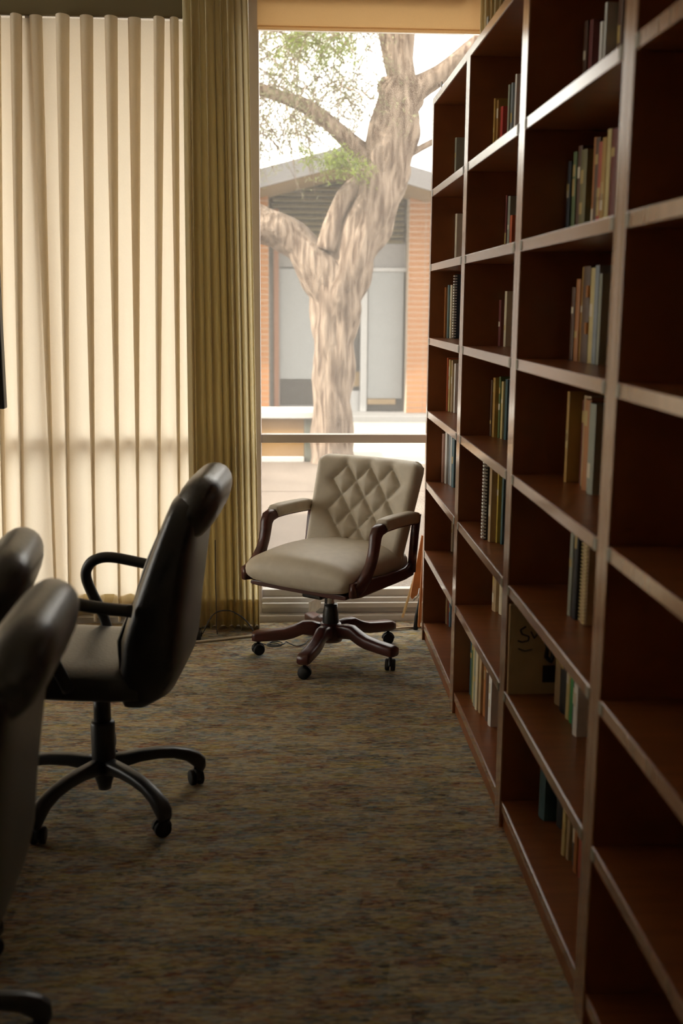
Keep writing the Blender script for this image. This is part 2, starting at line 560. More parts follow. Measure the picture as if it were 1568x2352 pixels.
names = ['tall cherry-brown bookcase nearest the window', 'second tall cherry-brown bookcase from the window', 'third tall cherry-brown bookcase from the window',
         'darkest cherry-brown bookcase, nearest the camera at the right edge']
def make_bookcase(label):
    t = thing('bookcase', label, 'bookcase', (0, 0, 0), 0, 'bookcases along the right wall')
    L = BAY
    panel_with_edge('side_panel', FX, FX+DEPTH, -PT, 0, 0, TOPZ+TH, t)           # far panel (local y = 0 at far end)
    panel_with_edge('side_panel', FX, FX+DEPTH, -L, -L+PT, 0, TOPZ+TH, t)
    panel_with_edge('top_board', FX, FX+DEPTH, -L+PT, -PT, TOPZ, TOPZ+TH, t)
    for i, z in enumerate(SZ):
        s = panel_with_edge('shelf', FX+(.0 if i < 6 else .004), FX+DEPTH-.012, -L+PT+.001, -PT-.001, z-TH, z, t)
        if i < 6:
            for yy in (-L+PT+.012, -PT-.012):
                obj('shelf_clip', MB().box(FX-.0015, FX+.004, yy-.011, yy+.011, z-TH+.002, z-.002), M['clip'], s)
    obj('kick_board', MB().box(FX+.012, FX+.03, -L+PT, -PT, 0, SZ[6]-TH), M['cherry'], t)
    obj('back_panel', MB().box(FX+DEPTH-.012, FX+DEPTH, -L+PT, -PT, 0, TOPZ), M['cherry'], t)
    return t

bc0 = make_bookcase(names[0])
cases = [bc0]
for i in range(4):
    o = bc0 if i == 0 else copy_tree(bc0)
    o['label'] = names[i]
    # local y=0 sits on the joint between two units
    o.location = (0, A_NEAR+PT+BAY-i*BAY, 0)
    if i:
        cases.append(o)
for yy, lb in ((4.62, 'small grey metal bracket on top of the bookcase nearest the window'), (3.60, 'small grey metal bracket on top of the second bookcase')):
    bk = MB().box(FX+.005, FX+.05, yy-.012, yy+.012, TOPZ+TH, TOPZ+TH+.003).box(FX+.005, FX+.008, yy-.012, yy+.012, TOPZ+TH+.003, TOPZ+TH+.028)
    tag(obj('bracket', bk, M['clip']), lb, 'bracket')

# ------------------------------------------------------------------ books
ORD = ['first', 'second', 'third', 'fourth', 'fifth', 'sixth', 'seventh', 'eighth', 'ninth', 'tenth', 'eleventh', 'twelfth']
ROWN = ['top', 'second', 'third', 'fourth', 'fifth', 'sixth', 'bottom']
CASEN = {1: 'window-end bookcase', 2: 'second bookcase', 3: 'third bookcase', 4: 'nearest dark bookcase'}

def make_book(bay, row, y0, t, h, sb, col, style, k, tot):
    """y0 = far side of the book, spine towards the room"""
    z = SZ[row-1]+.0005
    d = min(.19, DEPTH-.014-sb)
    x0 = FX+sb
    m = BM[col]
    pos = ('only book' if tot == 1 else ORD[k]+' book from the far end')
    kind = {'h': 'hardback', 'p': 'paperback', 'c': 'comb-bound booklet', 'c2': 'ribbed binder', 'b': 'banded hardback'}[style]
    lab = '%s %s, %s, %s shelf of the %s' % (col, kind, pos, ROWN[row-1], CASEN[bay])
    b = thing('book', lab, 'book', (x0, y0-t/2, z), 0, 'books in the bookcases')
    c = .0028 if style in ('h', 'b', 'c2') else .0012
    g = .003 if style in ('h', 'b', 'c2') else 0
    hw = t/2
    cov = MB().box(0, d, hw-c, hw, 0, h).box(0, d, -hw, -hw+c, 0, h)
    if style != 'c':
        n_ = 6
        cov.grid([[(-.004*sin(pi*j/n_)*(t/.03), -hw+t*j/n_, zz) for j in range(n_+1)] for zz in (0, h)])
        cov.grid([[(-.004*sin(pi*j/n_)*(t/.03)+.0025, -hw+t*j/n_, zz) for j in range(n_+1)] for zz in (h, 0)])
    co = obj('cover', cov, m, b)
    obj('pages', MB().box(.004, d-.004, -hw+c, hw-c, g, h-g), M['pages'], b)
    if style == 'c':
        cb = MB()
        nz = int(h/.0115)
        for q in range(nz):
            zz = .008+q*(h-.016)/(nz-1)
            cb.box(-.007, .006, -hw-.001, hw+.001, zz-.003, zz+.003)
        obj('comb_binding', cb, M['comb'], b)
    elif style == 'h':
        rr_ = random.Random(int(bay*1000+row*100+k))
        for q in range(rr_.choice((1, 1, 2))):
            zc = h*rr_.uniform(.2, .85); hh = h*rr_.uniform(.03, .10)
            obj('spine_label', MB().grid([[(-.004*sin(pi*j/6)*(t/.03)-.0004, -hw*.9+t*.9*j/6, zz) for j in range(7)] for zz in (zc-hh, zc+hh)]), M['gold'] if rr_.random() < .6 else M['pages'], co)
    elif style == 'b':
        for q0, q1 in ((.30, .42), (.68, .80)):
            obj('spine_label', MB().box(-.0055, d*.9, -hw-.0006, hw*.7, h*q0, h*q1), BM['orange brown'], co)
    elif style == 'c2':
        rb = MB()
        for q in range(26):
            zz = h*(q+.5)/26
            rb.box(-.006, -.002, -hw, hw, zz-.002, zz+.002)
        obj('ribs', rb, BM['straw yellow'], co)
    return b

ROWS = {
 (1, 1): (4.786, [(.03, .21, .095, 'grey green', 'h')]),
 (1, 2): (4.786, [(.035, .21, .105, 'pale cream', 'h')]),
 (1, 3): (4.786, [(.02, .216, .066, 'orange brown', 'p'), (.02, .225, .076, 'dusty teal', 'p'), (.025, .225, .085, 'cream', 'h'), (.02, .27, .098, 'navy', 'c')]),
 (1, 4): (4.786, [(.02, .233, .084, 'orange red', 'p'), (.025, .226, .090, 'straw yellow', 'h'), (.025, .224, .097, 'tan', 'h'), (.02, .212, .106, 'white', 'p')]),
 (1, 5): (4.783, [(.03, .217, .071, 'dusty pink', 'p'), (.035, .229, .081, 'white', 'p'), (.03, .22, .092, 'slate grey', 'p'), (.025, .215, .094, 'pale grey', 'p'), (.045, .212, .098, 'dark teal', 'h')]),
 (1, 6): (4.783, [(.035, .22, .123, 'pale cream', 'h')]),
 (1, 7): (4.786, [(.03, .23, .107, 'tan', 'h'), (.015, .22, .111, 'brick red', 'p'), (.025, .24, .115, 'steel blue', 'h'), (.02, .22, .126, 'pale grey', 'p')]),
 (2, 1): (3.870, [(.02, .207, .085, 'ochre', 'h'), (.02, .198, .092, 'gold brown', 'h'), (.03, .173, .102, 'crimson', 'p'), (.02, .238, .118, 'grey green', 'p'), (.02, .24, .124, 'slate grey', 'h'), (.02, .263, .132, 'white', 'p')]),
 (2, 2): (3.870, [(.02, .201, .137, 'maroon', 'h'), (.03, .196, .142, 'grey green', 'h'), (.03, .13, .144, 'orange red', 'p')]),
 (2, 3): (3.870, [(.03, .16, .127, 'maroon', 'h'), (.03, .19, .14, 'cream', 'h')]),
 (2, 4): (3.860, [(.02, .20, .105, 'dark brown', 'h'), (.03, .21, .110, 'ochre', 'h'), (.02, .215, .124, 'moss green', 'h'), (.025, .20, .129, 'straw yellow', 'h'), (.03, .21, .137, 'dark teal', 'p')]),
 (2, 5): (3.571, [(.018, .27, .038, 'black', 'c'), (.03, .26, .053, 'tan', 'h'), (.015, .265, .073, 'mustard yellow', 'h'), (.022, .255, .085, 'dark teal', 'p')]),
 (2, 6): (3.830, [(.055, .22, .131, 'tan', 'h'), (.04, .23, .145, 'cream', 'h')]),
 (2, 7): (3.870, [(.04, .24, .064, 'dark teal', 'h'), (.04, .24, .062, 'moss green', 'h'), (.035, .25, .060, 'straw yellow', 'p'), (.035, .23, .057, 'grey green', 'h'), (.03, .24, .057, 'cream', 'p'), (.03, .25, .064, 'tan', 'h'),
          (.03, .23, .075, 'orange brown', 'h'), (.05, .24, .078, 'dark brown', 'h'), (.04, .25, .078, 'white', 'h')]),
 (3, 1): (2.955, [(.03, .235, .145, 'dark brown', 'h'), (.03, .23, .15, 'maroon', 'h'), (.02, .22, .168, 'white', 'p'), (.02, .26, .172, 'pale grey', 'p'), (.04, .265, .20, 'dark brown', 'h')]),
 (3, 2): (2.955, [(.03, .20, .118, 'black', 'h'), (.03, .22, .124, 'moss green', 'h'), (.035, .23, .128, 'dark brown', 'h'), (.05, .215, .127, 'olive', 'h'), (.02, .24, .143, 'orange brown', 'h'), (.035, .235, .142, 'dark brown', 'h'),
          (.035, .22, .140, 'brick red', 'h'), (.03, .225, .138, 'ochre', 'h'), (.03, .24, .140, 'straw yellow', 'p'), (.045, .235, .142, 'maroon', 'h'), (.02, .245, .143, 'white', 'p')]),
 (3, 3): (2.900, [(.03, .19, .130, 'dark brown', 'h'), (.035, .21, .133, 'orange brown', 'h'), (.02, .24, .137, 'ochre', 'h'), (.06, .24, .135, 'dark brown', 'b'), (.035, .235, .137, 'straw yellow', 'h'), (.03, .24, .137, 'slate grey', 'p'), (.02, .22, .139, 'grey green', 'p')]),
 (3, 4): (2.840, [(.02, .24, .115, 'ochre', 'h'), (.03, .22, .150, 'maroon', 'h'), (.06, .235, .146, 'tan', 'h'), (.05, .23, .132, 'orange brown', 'h'), (.05, .225, .130, 'grey green', 'h')]),
 (3, 5): (2.665, [(.025, .25, .094, 'grey green', 'h'), (.03, .245, .098, 'black', 'h'), (.05, .24, .112, 'tan', 'c2')]),
 (3, 6): (2.884, [(.05, .24, .129, 'tan', 'h'), (.07, .24, .131, 'black', 'h'), (.03, .235, .128, 'straw yellow', 'h'), (.025, .235, .130, 'leaf green', 'h'), (.05, .23, .131, 'dark teal', 'h'), (.035, .235, .119, 'white', 'h')]),
 (3, 7): (2.889, [(.06, .25, .10, 'dark teal', 'h'), (.05, .24, .136, 'black', 'h')]),
 (4, 3): (2.030, [(.03, .22, .17, 'dark brown', 'h'), (.03, .21, .18, 'maroon', 'h')]),
}
for (bay, row), (y, L) in ROWS.items():
    for k, (t, h, sb, col, st) in enumerate(L):
        make_book(bay, row, y, t, h, sb, col, st, k, len(L))
        y -= t+.0015
y = 2.652
for k, (t, h, sb, col, st) in enumerate([(.025, .25, .105, 'straw yellow', 'h'), (.02, .24, .111, 'tan', 'p'), (.04, .25, .121, 'black', 'h'), (.025, .235, .113, 'orange brown', 'h'), (.02, .23, .118, 'brick red', 'p')]):
    make_book(3, 7, y, t, h, sb, col, st, k+2, 7)
    y -= t+.0015
# face-out picture book against the far panel of the third bookcase
fb = thing('picture_book', 'large tan book standing face-out, dark drawing on cover, third bookcase', 'book', (.742, 2.944, SZ[5]+.0005), 0)
fm = Matrix.Rotation(radians(-2), 4, 'X')
fcv = obj('cover', MB().box(-.103, .103, -.014, -.011, 0, .262, fm).box(-.103, .103, .001, .004, 0, .262, fm).box(-.106, -.103, -.014, .004, 0, .262, fm), BM['tan'], fb, bevel=.001)
obj('pages', MB().box(-.101, .100, -.011, .001, .003, .259, fm), M['pages'], fb)
ink = MB()
ink.box(-.008, .028, -.0148, -.0138, .035, .085, fm)
obj('cover_block', ink, BM['black'], fcv)
stk = MB()
def stroke(pts, w=.0022):
    P = []
    for i in range(len(pts)-1):
        for q in range(5):
            f_ = q/5
            P.append((pts[i][0]*(1-f_)+pts[i+1][0]*f_, -.0144, pts[i][1]*(1-f_)+pts[i+1][1]*f_))
    P.append((pts[-1][0], -.0144, pts[-1][1]))
    stk.tube([fm @ Vector(p) for p in P], w, 6)
stroke([(-.06, .20), (-.075, .19), (-.07, .178), (-.05, .17), (-.052, .158), (-.07, .154), (-.082, .158)])
stroke([(-.045, .185), (-.035, .165), (-.025, .18), (-.015, .163), (-.002, .186)])
stroke([(-.08, .135), (-.06, .128), (-.04, .133)], .0015)
stroke([(-.005, .16), (.004, .14), (.0, .11), (.015, .095), (.02, .12), (.012, .15)], .006)
obj('cover_drawing', stk, BM['black'], fcv, smooth=True)

# ------------------------------------------------------------------ shared chair pieces
def caster_mesh(h=.058, r=.025):
    w = MB()
    for sx in (-1, 1):
        x0 = sx*.012
        rg = []
        for (xx, q) in ((x0-.009*1, .88), (x0-.006, 1), (x0+.006, 1), (x0+.009, .88)):
            rg.append([(xx, r*q*cos(2*pi*k/18), r+r*q*sin(2*pi*k/18)) for k in range(18)])
        w.rings(rg)
    hood = MB()
    rg = []
    for xx, q in ((-.006, .98), (.006, .98)):
        ring = [(xx, (r+.004)*cos(a_), r+(r+.004)*sin(a_)) for a_ in [pi*k/12 for k in range(13)]]
        rg.append(ring)
    hood.rings(rg)
    stem = MB().lathe([(.007, r), (.007, h+.02), (.010, h+.021), (.010, h+.03)], n=12)
    return w.mesh('caster_wheel', True), hood.mesh('caster_hood', True), stem.mesh('caster_stem', True)
CW, CH_, CS = caster_mesh()
for me_ in (CW,):
    me_.materials.append(M['rubber'])
CH_.materials.append(M['plastic'])
CS.materials.append(M['steel'])
def caster(parent, p, rz):
    c = obj('caster', CW, None, parent, loc=p, rot=(0, 0, rz))
    obj('caster_hood', CH_, None, c)
    obj('caster_stem', CS, None, c)
    return c

# ------------------------------------------------------------------ beige tufted swivel chair
def beige_chair():
    t = thing('swivel_chair', 'beige diamond-tufted swivel armchair with dark wooden arms by the window', 'chair', (.20, 4.58, 0), radians(-36))
    X, Y, Z_ = Vector((1, 0, 0)), Vector((0, 1, 0)), Vector((0, 0, 1))
    # seat: lofted front to back, crowned on top
    rows, N, Mx = [], 26, 30
    topr, botr = [], []
    seat = MB()
    rings = []
    for i in range(N+1):
        v = i/N
        y = -.285+.54*v
        # rounded ends
        e = min(1, sqrt(max(0, 1-(max(0, (.10-v)/.10))**2))) if v < .10 else 1
        if v > .95:
            e = sqrt(max(.05, 1-((v-.95)/.05)**2))*1
        hw = .268-.02*v
        hw *= (.90+.10*e)
        top = .462+.030*sin(pi*min(1, v*.9+.08))
        bot = .352
        cz = (top+bot)/2
        hh = (top-bot)/2*(.35+.65*e)
        ring = []
        for k in range(Mx):
            th = 2*pi*k/Mx
            c, s_ = cos(th), sin(th)
            x_ = math.copysign(abs(c)**(2/3.6), c)*hw
            z_ = math.copysign(abs(s_)**(2/2.9), s_)*hh
            crown = .018*(1-(x_/hw)**2) if z_ > 0 else 0
            ring.append((x_, y, cz-.006*(1-e)+z_+crown))
        rings.append(ring)
    seat.rings(rings)
    obj('seat', seat, M['beige'], t, smooth=True)
    obj('seat_pan', MB().rings([superring((0, y_, .352), X, Z_, .245, .012, 24, 5) for y_ in (-.255, .22)]), M['walnut'], t, bevel=.004)
    # back: tufted grid on the front, smooth shell behind
    BW, BH = .268, .452          # half width, height along slope
    rec = radians(21)
    dw, dh = .118, .142
    cx0, cv0 = 0.0, .330       # top row centres
    cells = [(-1, 0), (0, 0), (1, 0), (-.5, 1), (.5, 1), (-1.5, 1), (1.5, 1), (-1, 2), (0, 2), (1, 2), (-.5, 3), (.5, 3)]
    cells = [(-1, 0), (0, 0), (1, 0), (-.5, 1), (.5, 1), (-1, 2), (0, 2), (1, 2), (-.5, 3), (.5, 3)]
    segs = set()
    for (cx, rw) in cells:
        px, pv = cx*dw, cv0-rw*dh/2
        c4 = [(px-dw/2, pv), (px, pv+dh/2), (px+dw/2, pv), (px, pv-dh/2)]
        for q in range(4):
            a_, b_ = c4[q], c4[(q+1) % 4]
            ky = tuple(sorted((tuple(round(w_, 4) for w_ in a_), tuple(round(w_, 4) for w_ in b_))))
            segs.add(ky)
    # side tails of the quilting running to the edge
    for sgn in (-1, 1):
        segs.add(((round(sgn*1.5*dw, 4), round(cv0-dh/1.0, 4)), (round(sgn*1.0*dw, 4), round(cv0-dh/2, 4))))
    segs = list(segs)
    def groove(x_, v_):
        dmin = 9
        for (ax_, av_), (bx_, bv_) in segs:
            dx, dv = bx_-ax_, bv_-av_
            L2 = dx*dx+dv*dv
            tt = max(0, min(1, ((x_-ax_)*dx+(v_-av_)*dv)/L2))
            d_ = (x_-ax_-tt*dx)**2+(v_-av_-tt*dv)**2
            if d_ < dmin:
                dmin = d_
        return sqrt(dmin)
    NU, NV = 84, 84
    def place(x_, v_, off):
        # v along the reclined height, off = towards the sitter; the back is gently curved around the sitter
        curve = -.030*(abs(x_)/BW)**2.2
        y_ = .190+v_*sin(rec)+curve
        z_ = .42+v_*cos(rec)
        return Vector((x_, y_-off*cos(rec), z_+off*sin(rec)*-0.0+off*sin(rec)))
    def halfw(v_):
        w_ = BW*(.92+.10*min(1, v_/BH))
        rc = .045
        if v_ > BH-rc:
            w_ -= rc-sqrt(max(0, rc*rc-(min(v_, BH)-(BH-rc))**2))
        return w_
    front = []
    for j in range(NV+1):
        v_ = -.045+(BH+.045)*j/NV
        row = []
        for i in range(NU+1):
            u_ = -1+2*i/NU
            x_ = u_*halfw(v_)
            d_ = groove(x_, v_)
            off = .040-.030*exp(-(d_/.015)**1.0)
            # roll off at the rims
            eu = max(0, (abs(u_)-.86)/.14)
            ev = max(0, (v_-(BH-.05))/.05)
            off -= .047*(1-sqrt(max(0, 1-min(1, math.hypot(eu, ev))**2)))
            row.append(place(x_, v_, off))
        front.append(row)
    bk = MB().grid(front)
    rear = []
    for j in range(13):
        v_ = -.045+(BH+.045)*j/12
        row = []
        for i in range(17):
            u_ = 1-2*i/16
            eu = max(0, (abs(u_)-.86)/.14)
            ev = max(0, (v_-(BH-.05))/.05)
            off = -.045+.036*(1-sqrt(max(0, 1-min(1, math.hypot(eu, ev))**2)))
            row.append(place(u_*halfw(v_), v_, off))
        rear.append(row)
    bo = obj('backrest', bk, M['beige'], t, smooth=True)
    rb = MB().grid(rear)
    # edge strip that closes the upholstery between front and rear
    rim = []
    path = [(-1, -.045+(BH+.045)*j/20) for j in range(21)]+[(-1+2*i/20, BH) for i in range(1, 21)]+[(1, BH-(BH+.045)*j/20) for j in range(1, 21)]
    ra, rb2 = [], []
    for (u_, v_) in path:
        eu = max(0, (abs(u_)-.86)/.14); ev = max(0, (v_-(BH-.05))/.05)
        of = .040-.047*(1-sqrt(max(0, 1-min(1, math.hypot(eu, ev))**2)))
        og = -.045+.036*(1-sqrt(max(0, 1-min(1, math.hypot(eu, ev))**2)))
        ra.append(place(u_*halfw(v_), v_, of)); rb2.append(place(u_*halfw(v_), v_, og))
    rb.grid([ra, [(a_+b_)/2+Vector((0.006*(1 if a_.x > 0 else -1), 0, 0)) for a_, b_ in zip(ra, rb2)], rb2])
    obj('back_shell', rb, M['beige'], t, smooth=True)
    # wooden arms: padded top, swooping post, side rail
    for s_ in (-1, 1):
        xs = s_*.278
        def ribbon(name, pts, w, th, m, par, bev=.005):
            """flat bar following pts in the y-z plane; w = width in x, th = thickness list"""
            rg = []
            P = [Vector((0, a_, b_)) for a_, b_ in pts]
            for i, p_ in enumerate(P):
                tn = (P[min(i+1, len(P)-1)]-P[max(i-1, 0)]).normalized()
                nn = Vector((0, -tn.z, tn.y))
                tt = th[i] if isinstance(th, list) else th
                rg.append(superring((xs, p_.y, p_.z), X, nn, w/2, tt/2, 16, 4))
            return obj(name, MB().rings(rg), m, par, smooth=True)
        arm = ribbon('armrest', [(.225, .598), (.15, .602), (.05, .606), (-.02, .608), (-.060, .608), (-.080, .600), (-.092, .580), (-.098, .545), (-.108, .51), (-.128, .468), (-.16, .430), (-.20, .402), (-.245, .385)],
                     .040, [.026, .026, .028, .034, .052, .060, .054, .046, .044, .044, .048, .054, .050], M['walnut'], t)
        ribbon('arm_pad', [(.232, .612), (.20, .618), (.10, .622), (.02, .624), (-.036, .622), (-.040, .620)], .054, [.050, .054, .054, .054, .052, .040], M['beige'], arm)
        rail = MB().rings([superring((xs-.006*s_, y_, z_), X, Z_, .013, hh, 16, 5) for y_, z_, hh in ((-.262, .388, .030), (-.20, .385, .036), (0, .376, .026), (.16, .376, .026), (.225, .388, .032))])
        obj('side_rail', rail, M['walnut'], t, smooth=True)
        st = MB().rings([superring((xs-.004*s_, y_, z_), X, Y, .014, .020, 14, 5) for y_, z_ in ((.222, .37), (.232, .45), (.246, .54), (.262, .62))])
        obj('back_stile', st, M['walnut'], t, smooth=True)
    # mechanism, column, base
    obj('tilt_mechanism', MB().box(-.085, .085, -.11, .10, .300, .342).box(-.05, .05, -.15, -.10, .29, .33), M['plastic'], t, bevel=.008)
    col = obj('column', MB().lathe([(.034, .105), (.036, .15), (.034, .20), (.030, .215), (.030, .235)]), M['plastic'], t, smooth=True)
    thr = []
    for q in range(9):
        z_ = .235+q*.0085
        thr += [(.0145, z_), (.0185, z_+.004)]
    thr.append((.0145, .318))
    obj('threaded_rod', MB().lathe(thr, n=20), M['steel'], col, smooth=True)
    obj('column_cover', MB().rings([superring((-.014, .008, z_), X, Y, .018, .020, 16, 2.5) for z_ in (.21, .312)]), M['plastic'], col, smooth=True)
    obj('hub', MB().lathe([(.05, .070), (.058, .085), (.058, .125), (.044, .150), (.036, .152)]), M['walnut'], t, smooth=True)
    for k in range(5):
        a_ = radians(248+72*k)+radians(36)
        dv = Vector((cos(a_), sin(a_), 0)); pn = Vector((-sin(a_), cos(a_), 0))
        rg = []
        for r_, zc, hw, hh in ((.035, .112, .026, .034), (.08, .125, .026, .032), (.12, .127, .026, .030), (.16, .108, .027, .028), (.20, .096, .028, .026), (.27, .089, .029, .024), (.325, .085, .030, .023), (.343, .083, .026, .018)):
            rg.append(superring(dv*r_+Vector((0, 0, zc)), pn, Z_, hw, hh, 18, 4))
        leg = obj('base_arm', MB().rings(rg), M['walnut'], t, smooth=True)
        caster(t, dv*.318, a_+.5*k)
    return t
beige_chair()

# ------------------------------------------------------------------ black leather chairs
def leather_chair(label, loc, rz, dz=0.0, base=24):
    """local frame: column at the origin, faces -y, back towards +y"""
    t = thing('office_chair', label, 'chair', loc, rz, 'black leather chairs along the table')
    X, Y, Z_ = Vector((1, 0, 0)), Vector((0, 1, 0)), Vector((0, 0, 1))
    # backrest: sections along the height (front edge y, rear edge y, z, half width)
    sec = [(.10, .19, .392, .215), (.085, .245, .425, .235), (.09, .268, .47, .245), (.098, .280, .52, .250), (.100, .286, .58, .252), (.118, .292, .64, .252), (.140, .300, .70, .250), (.163, .308, .76, .248),
           (.186, .316, .82, .244), (.210, .326, .88, .240), (.236, .338, .94, .234), (.252, .345, .975, .226), (.268, .342, .992, .20)]
    rg = []
    for i, (y0, y1, z, hw) in enumerate(sec):
        tilt = Vector((0, sin(.32), cos(.32))) if i > 4 else Z_
        rg.append(superring((0, (y0+y1)/2, z+dz), X, Y, hw, (y1-y0)/2, 36, 4.2))
    obj('backrest', MB().rings(rg), M['leather'], t, smooth=True)
    # padded front cushion panels
    for q, (za, zb, n_) in enumerate(((.50, .70, 5), (.70, .90, 5))):
        rg = []
        for j in range(n_+1):
            z = za+(zb-za)*j/n_
            yf = .095+max(0, (z-.58))*.385
            b_ = .012*sin(pi*(j+.02)/(n_+.04))+.001
            rg.append(superring((0, yf+.006, z+dz), X, Y, .195, b_, 24, 3))
        obj('back_cushion', MB().rings(rg), M['leather_in'], t, smooth=True)
    # headrest roll
    rg = []
    for j in range(13):
        u_ = -1+2*j/12
        e = sqrt(max(.02, 1-abs(u_)**5))
        rg.append(superring((u_*.232, .318, .955+dz), Vector((0, cos(.45), -sin(.45))), Vector((0, sin(.45), cos(.45))), .062*e, .098*e, 26, 2.3))
    obj('headrest', MB().rings(rg), M['leather_in'], t, smooth=True)
    # seat
    rg = []
    for (y_, zt, zb, hw) in ((-.315, .470, .425, .20), (-.305, .492, .385, .225), (-.285, .506, .375, .235), (-.25, .514, .380, .24), (-.20, .516, .400, .245), (-.10, .512, .405, .248), (.0, .508, .402, .248), (.08, .506, .400, .245), (.16, .500, .402, .24)):
        rg.append(superring((0, y_, (zt+zb)/2+dz), X, Z_, hw, (zt-zb)/2, 32, 4.5))
    obj('seat', MB().rings(rg), M['leather_in'], t, smooth=True)
    obj('seat_lip', MB().tube([(-.235, -.055, .398+dz), (-.235, -.09, .392+dz), (-.235, -.12, .402+dz)], [.010, .022, .010], 12), M['plastic'], t, smooth=True)
    for s_ in (-1, 1):
        xs = s_*.270
        pts = [(xs*.93, .155, .685), (xs, .06, .700), (xs, -.01, .714), (xs, -.05, .714), (xs, -.085, .700), (xs, -.104, .670), (xs, -.104, .640), (xs, -.085, .590), (xs, -.050, .520), (xs*.93, -.03, .455)]
        P = []
        for i in range(len(pts)-1):
            for q in range(4):
                f_ = q/4
                a_, b_ = Vector(pts[i]), Vector(pts[i+1])
                P.append(a_*(1-f_)+b_*f_+Vector((0, 0, dz)))
        P.append(Vector(pts[-1])+Vector((0, 0, dz)))
        for it in range(3):
            P = [P[0]]+[(P[i-1]+P[i]*2+P[i+1])/4 for i in range(1, len(P)-1)]+[P[-1]]
        obj('armrest', MB().tube(P, .0175, 14), M['plastic'], t, smooth=True)
    obj('tilt_mechanism', MB().box(-.09, .09, -.10, .10, .365+dz, .41+dz), M['plastic'], t, bevel=.01)
    obj('gas_column', MB().lathe([(.026, .24), (.026, .375+dz)]), M['plastic'], t, smooth=True)
    obj('column_shroud', MB().lathe([(.020, .048), (.022, .06), (.034, .10), (.036, .14), (.037, .26), (.033, .268)]), M['plastic'], t, smooth=True)
    for k in range(5):
        a_ = radians(base+72*k)-rz
        dv = Vector((cos(a_), sin(a_), 0)); pn = Vector((-sin(a_), cos(a_), 0))
        rg = []
        for r_, zc, hw, hh in ((.025, .125, .026, .026), (.06, .130, .024, .022), (.11, .134, .022, .019), (.17, .132, .021, .018), (.22, .124, .020, .018), (.265, .108, .021, .020), (.295, .088, .023, .024), (.312, .070, .022, .024), (.318, .056, .018, .016)):
            rg.append(superring(dv*r_+Vector((0, 0, zc)), pn, (Z_+dv*min(1, max(0, (r_-.2)*5))).normalized(), hw, hh, 18, 3))
        obj('base_arm', MB().rings(rg), M['plastic'], t, smooth=True)
        caster(t, dv*.295, a_+.7*k)
    return t
leather_chair('black leather office chair seen side-on in front of the cream curtain', (-.555, 3.17, 0), radians(-90-4))
leather_chair('blurred black leather chair nearest the camera at the left edge', (-.785, 1.93, 0), radians(-90+2), -.055)
leather_chair('black leather chair tucked against the table, only its headrest showing', (-.965, 2.48, 0), radians(-90+6), -.07, 49)

# ------------------------------------------------------------------ table, screen
tb = thing('table', 'wooden conference table, only its corner showing behind black chairs', 'table', (0, 0, 0))
obj('tabletop', MB().box(-2.05, -.813, .4, 3.59, .680, .700), M['table'], tb, bevel=.003)
obj('table_base', MB().box(-1.65, -1.20, 2.5, 3.0, 0, .680), M['tablebase'], tb, bevel=.01)
obj('table_base', MB().box(-1.65, -1.20, .8, 1.3, 0, .680), M['tablebase'], tb, bevel=.01)
tv = thing('television', 'black screen on a stand, only its edge showing at far left', 'screen', (0, 0, 0))
obj('screen_housing', MB().box(-2.25, -1.113, 4.40, 4.45, 1.096, 1.72), M['plastic'], tv, bevel=.006)
obj('screen', MB().box(-2.235, -1.128, 4.397, 4.401, 1.115, 1.705), M['screen'], tv)
obj('stand_pole', MB().tube([(-1.68, 4.47, .03), (-1.68, 4.47, 1.3)], .03, 14), M['plastic'], tv, smooth=True)
obj('stand_base', MB().box(-2.0, -1.36, 4.25, 4.69, 0, .03), M['plastic'], tv, bevel=.008)

# ------------------------------------------------------------------ small things on the floor
ad = thing('power_adapter', 'small black power brick on the carpet by the drape', 'adapter', (-.418, 4.835, 0))
obj('housing', MB().box(-.034, .034, -.025, .03, .0, .046), M['plastic'], ad, bevel=.005)
obj('socket', MB().box(.034, .038, -.008, .012, .014, .032), M['rubber'], ad)
def smooth_path(pts, it=3, sub=5):
    P = []
    pts = [Vector(p) for p in pts]
    for i in range(len(pts)-1):
        for q in range(sub):
            P.append(pts[i].lerp(pts[i+1], q/sub))
    P.append(pts[-1])
    for _ in range(it):
        P = [P[0]]+[(P[i-1]+P[i]*2+P[i+1])/4 for i in range(1, len(P)-1)]+[P[-1]]
    return P
tag(obj('cable', MB().tube(smooth_path([(-.378, 4.845, .022), (-.372, 4.87, .03), (-.358, 4.885, .06), (-.333, 4.885, .102), (-.302, 4.885, .119), (-.251, 4.885, .121), (-.201, 4.885, .092), (-.171, 4.885, .061), (-.151, 4.885, .03), (-.14, 4.885, .006)]), .0028, 8), M['cable_black'], smooth=True),
    'thin black cable arching from the power brick past the drape', 'cable')
tag(obj('cable', MB().tube(smooth_path([(-.62, 4.70, .006), (-.445, 4.759, .006), (-.306, 4.80, .006), (-.169, 4.849, .006), (.0, 4.905, .006), (.094, 4.945, .006), (.3, 4.95, .006), (.486, 4.935, .006), (.571, 4.955, .010), (.60, 4.97, .006), (.68, 4.99, .006)]), .0058, 8), M['cable_tan'], smooth=True),
    'beige cable running along the carpet below the window', 'cable')
coil = [(-.13, 4.80, .004), (-.096, 4.727, .004)]
for k in range(22):
    a_ = k*.62
    coil.append((-.055+.035*cos(a_)+.0012*k, 4.715+.035*sin(a_), .004+.0007*k))
coil += [(.012, 4.735, .012), (.051, 4.69, .004), (.086, 4.725, .004), (.11, 4.80, .004)]
tag(obj('cable', MB().tube(smooth_path(coil, 2, 3), .0026, 8), M['cable_black'], smooth=True), 'tangled thin black cable behind the left caster of the beige chair', 'cable')
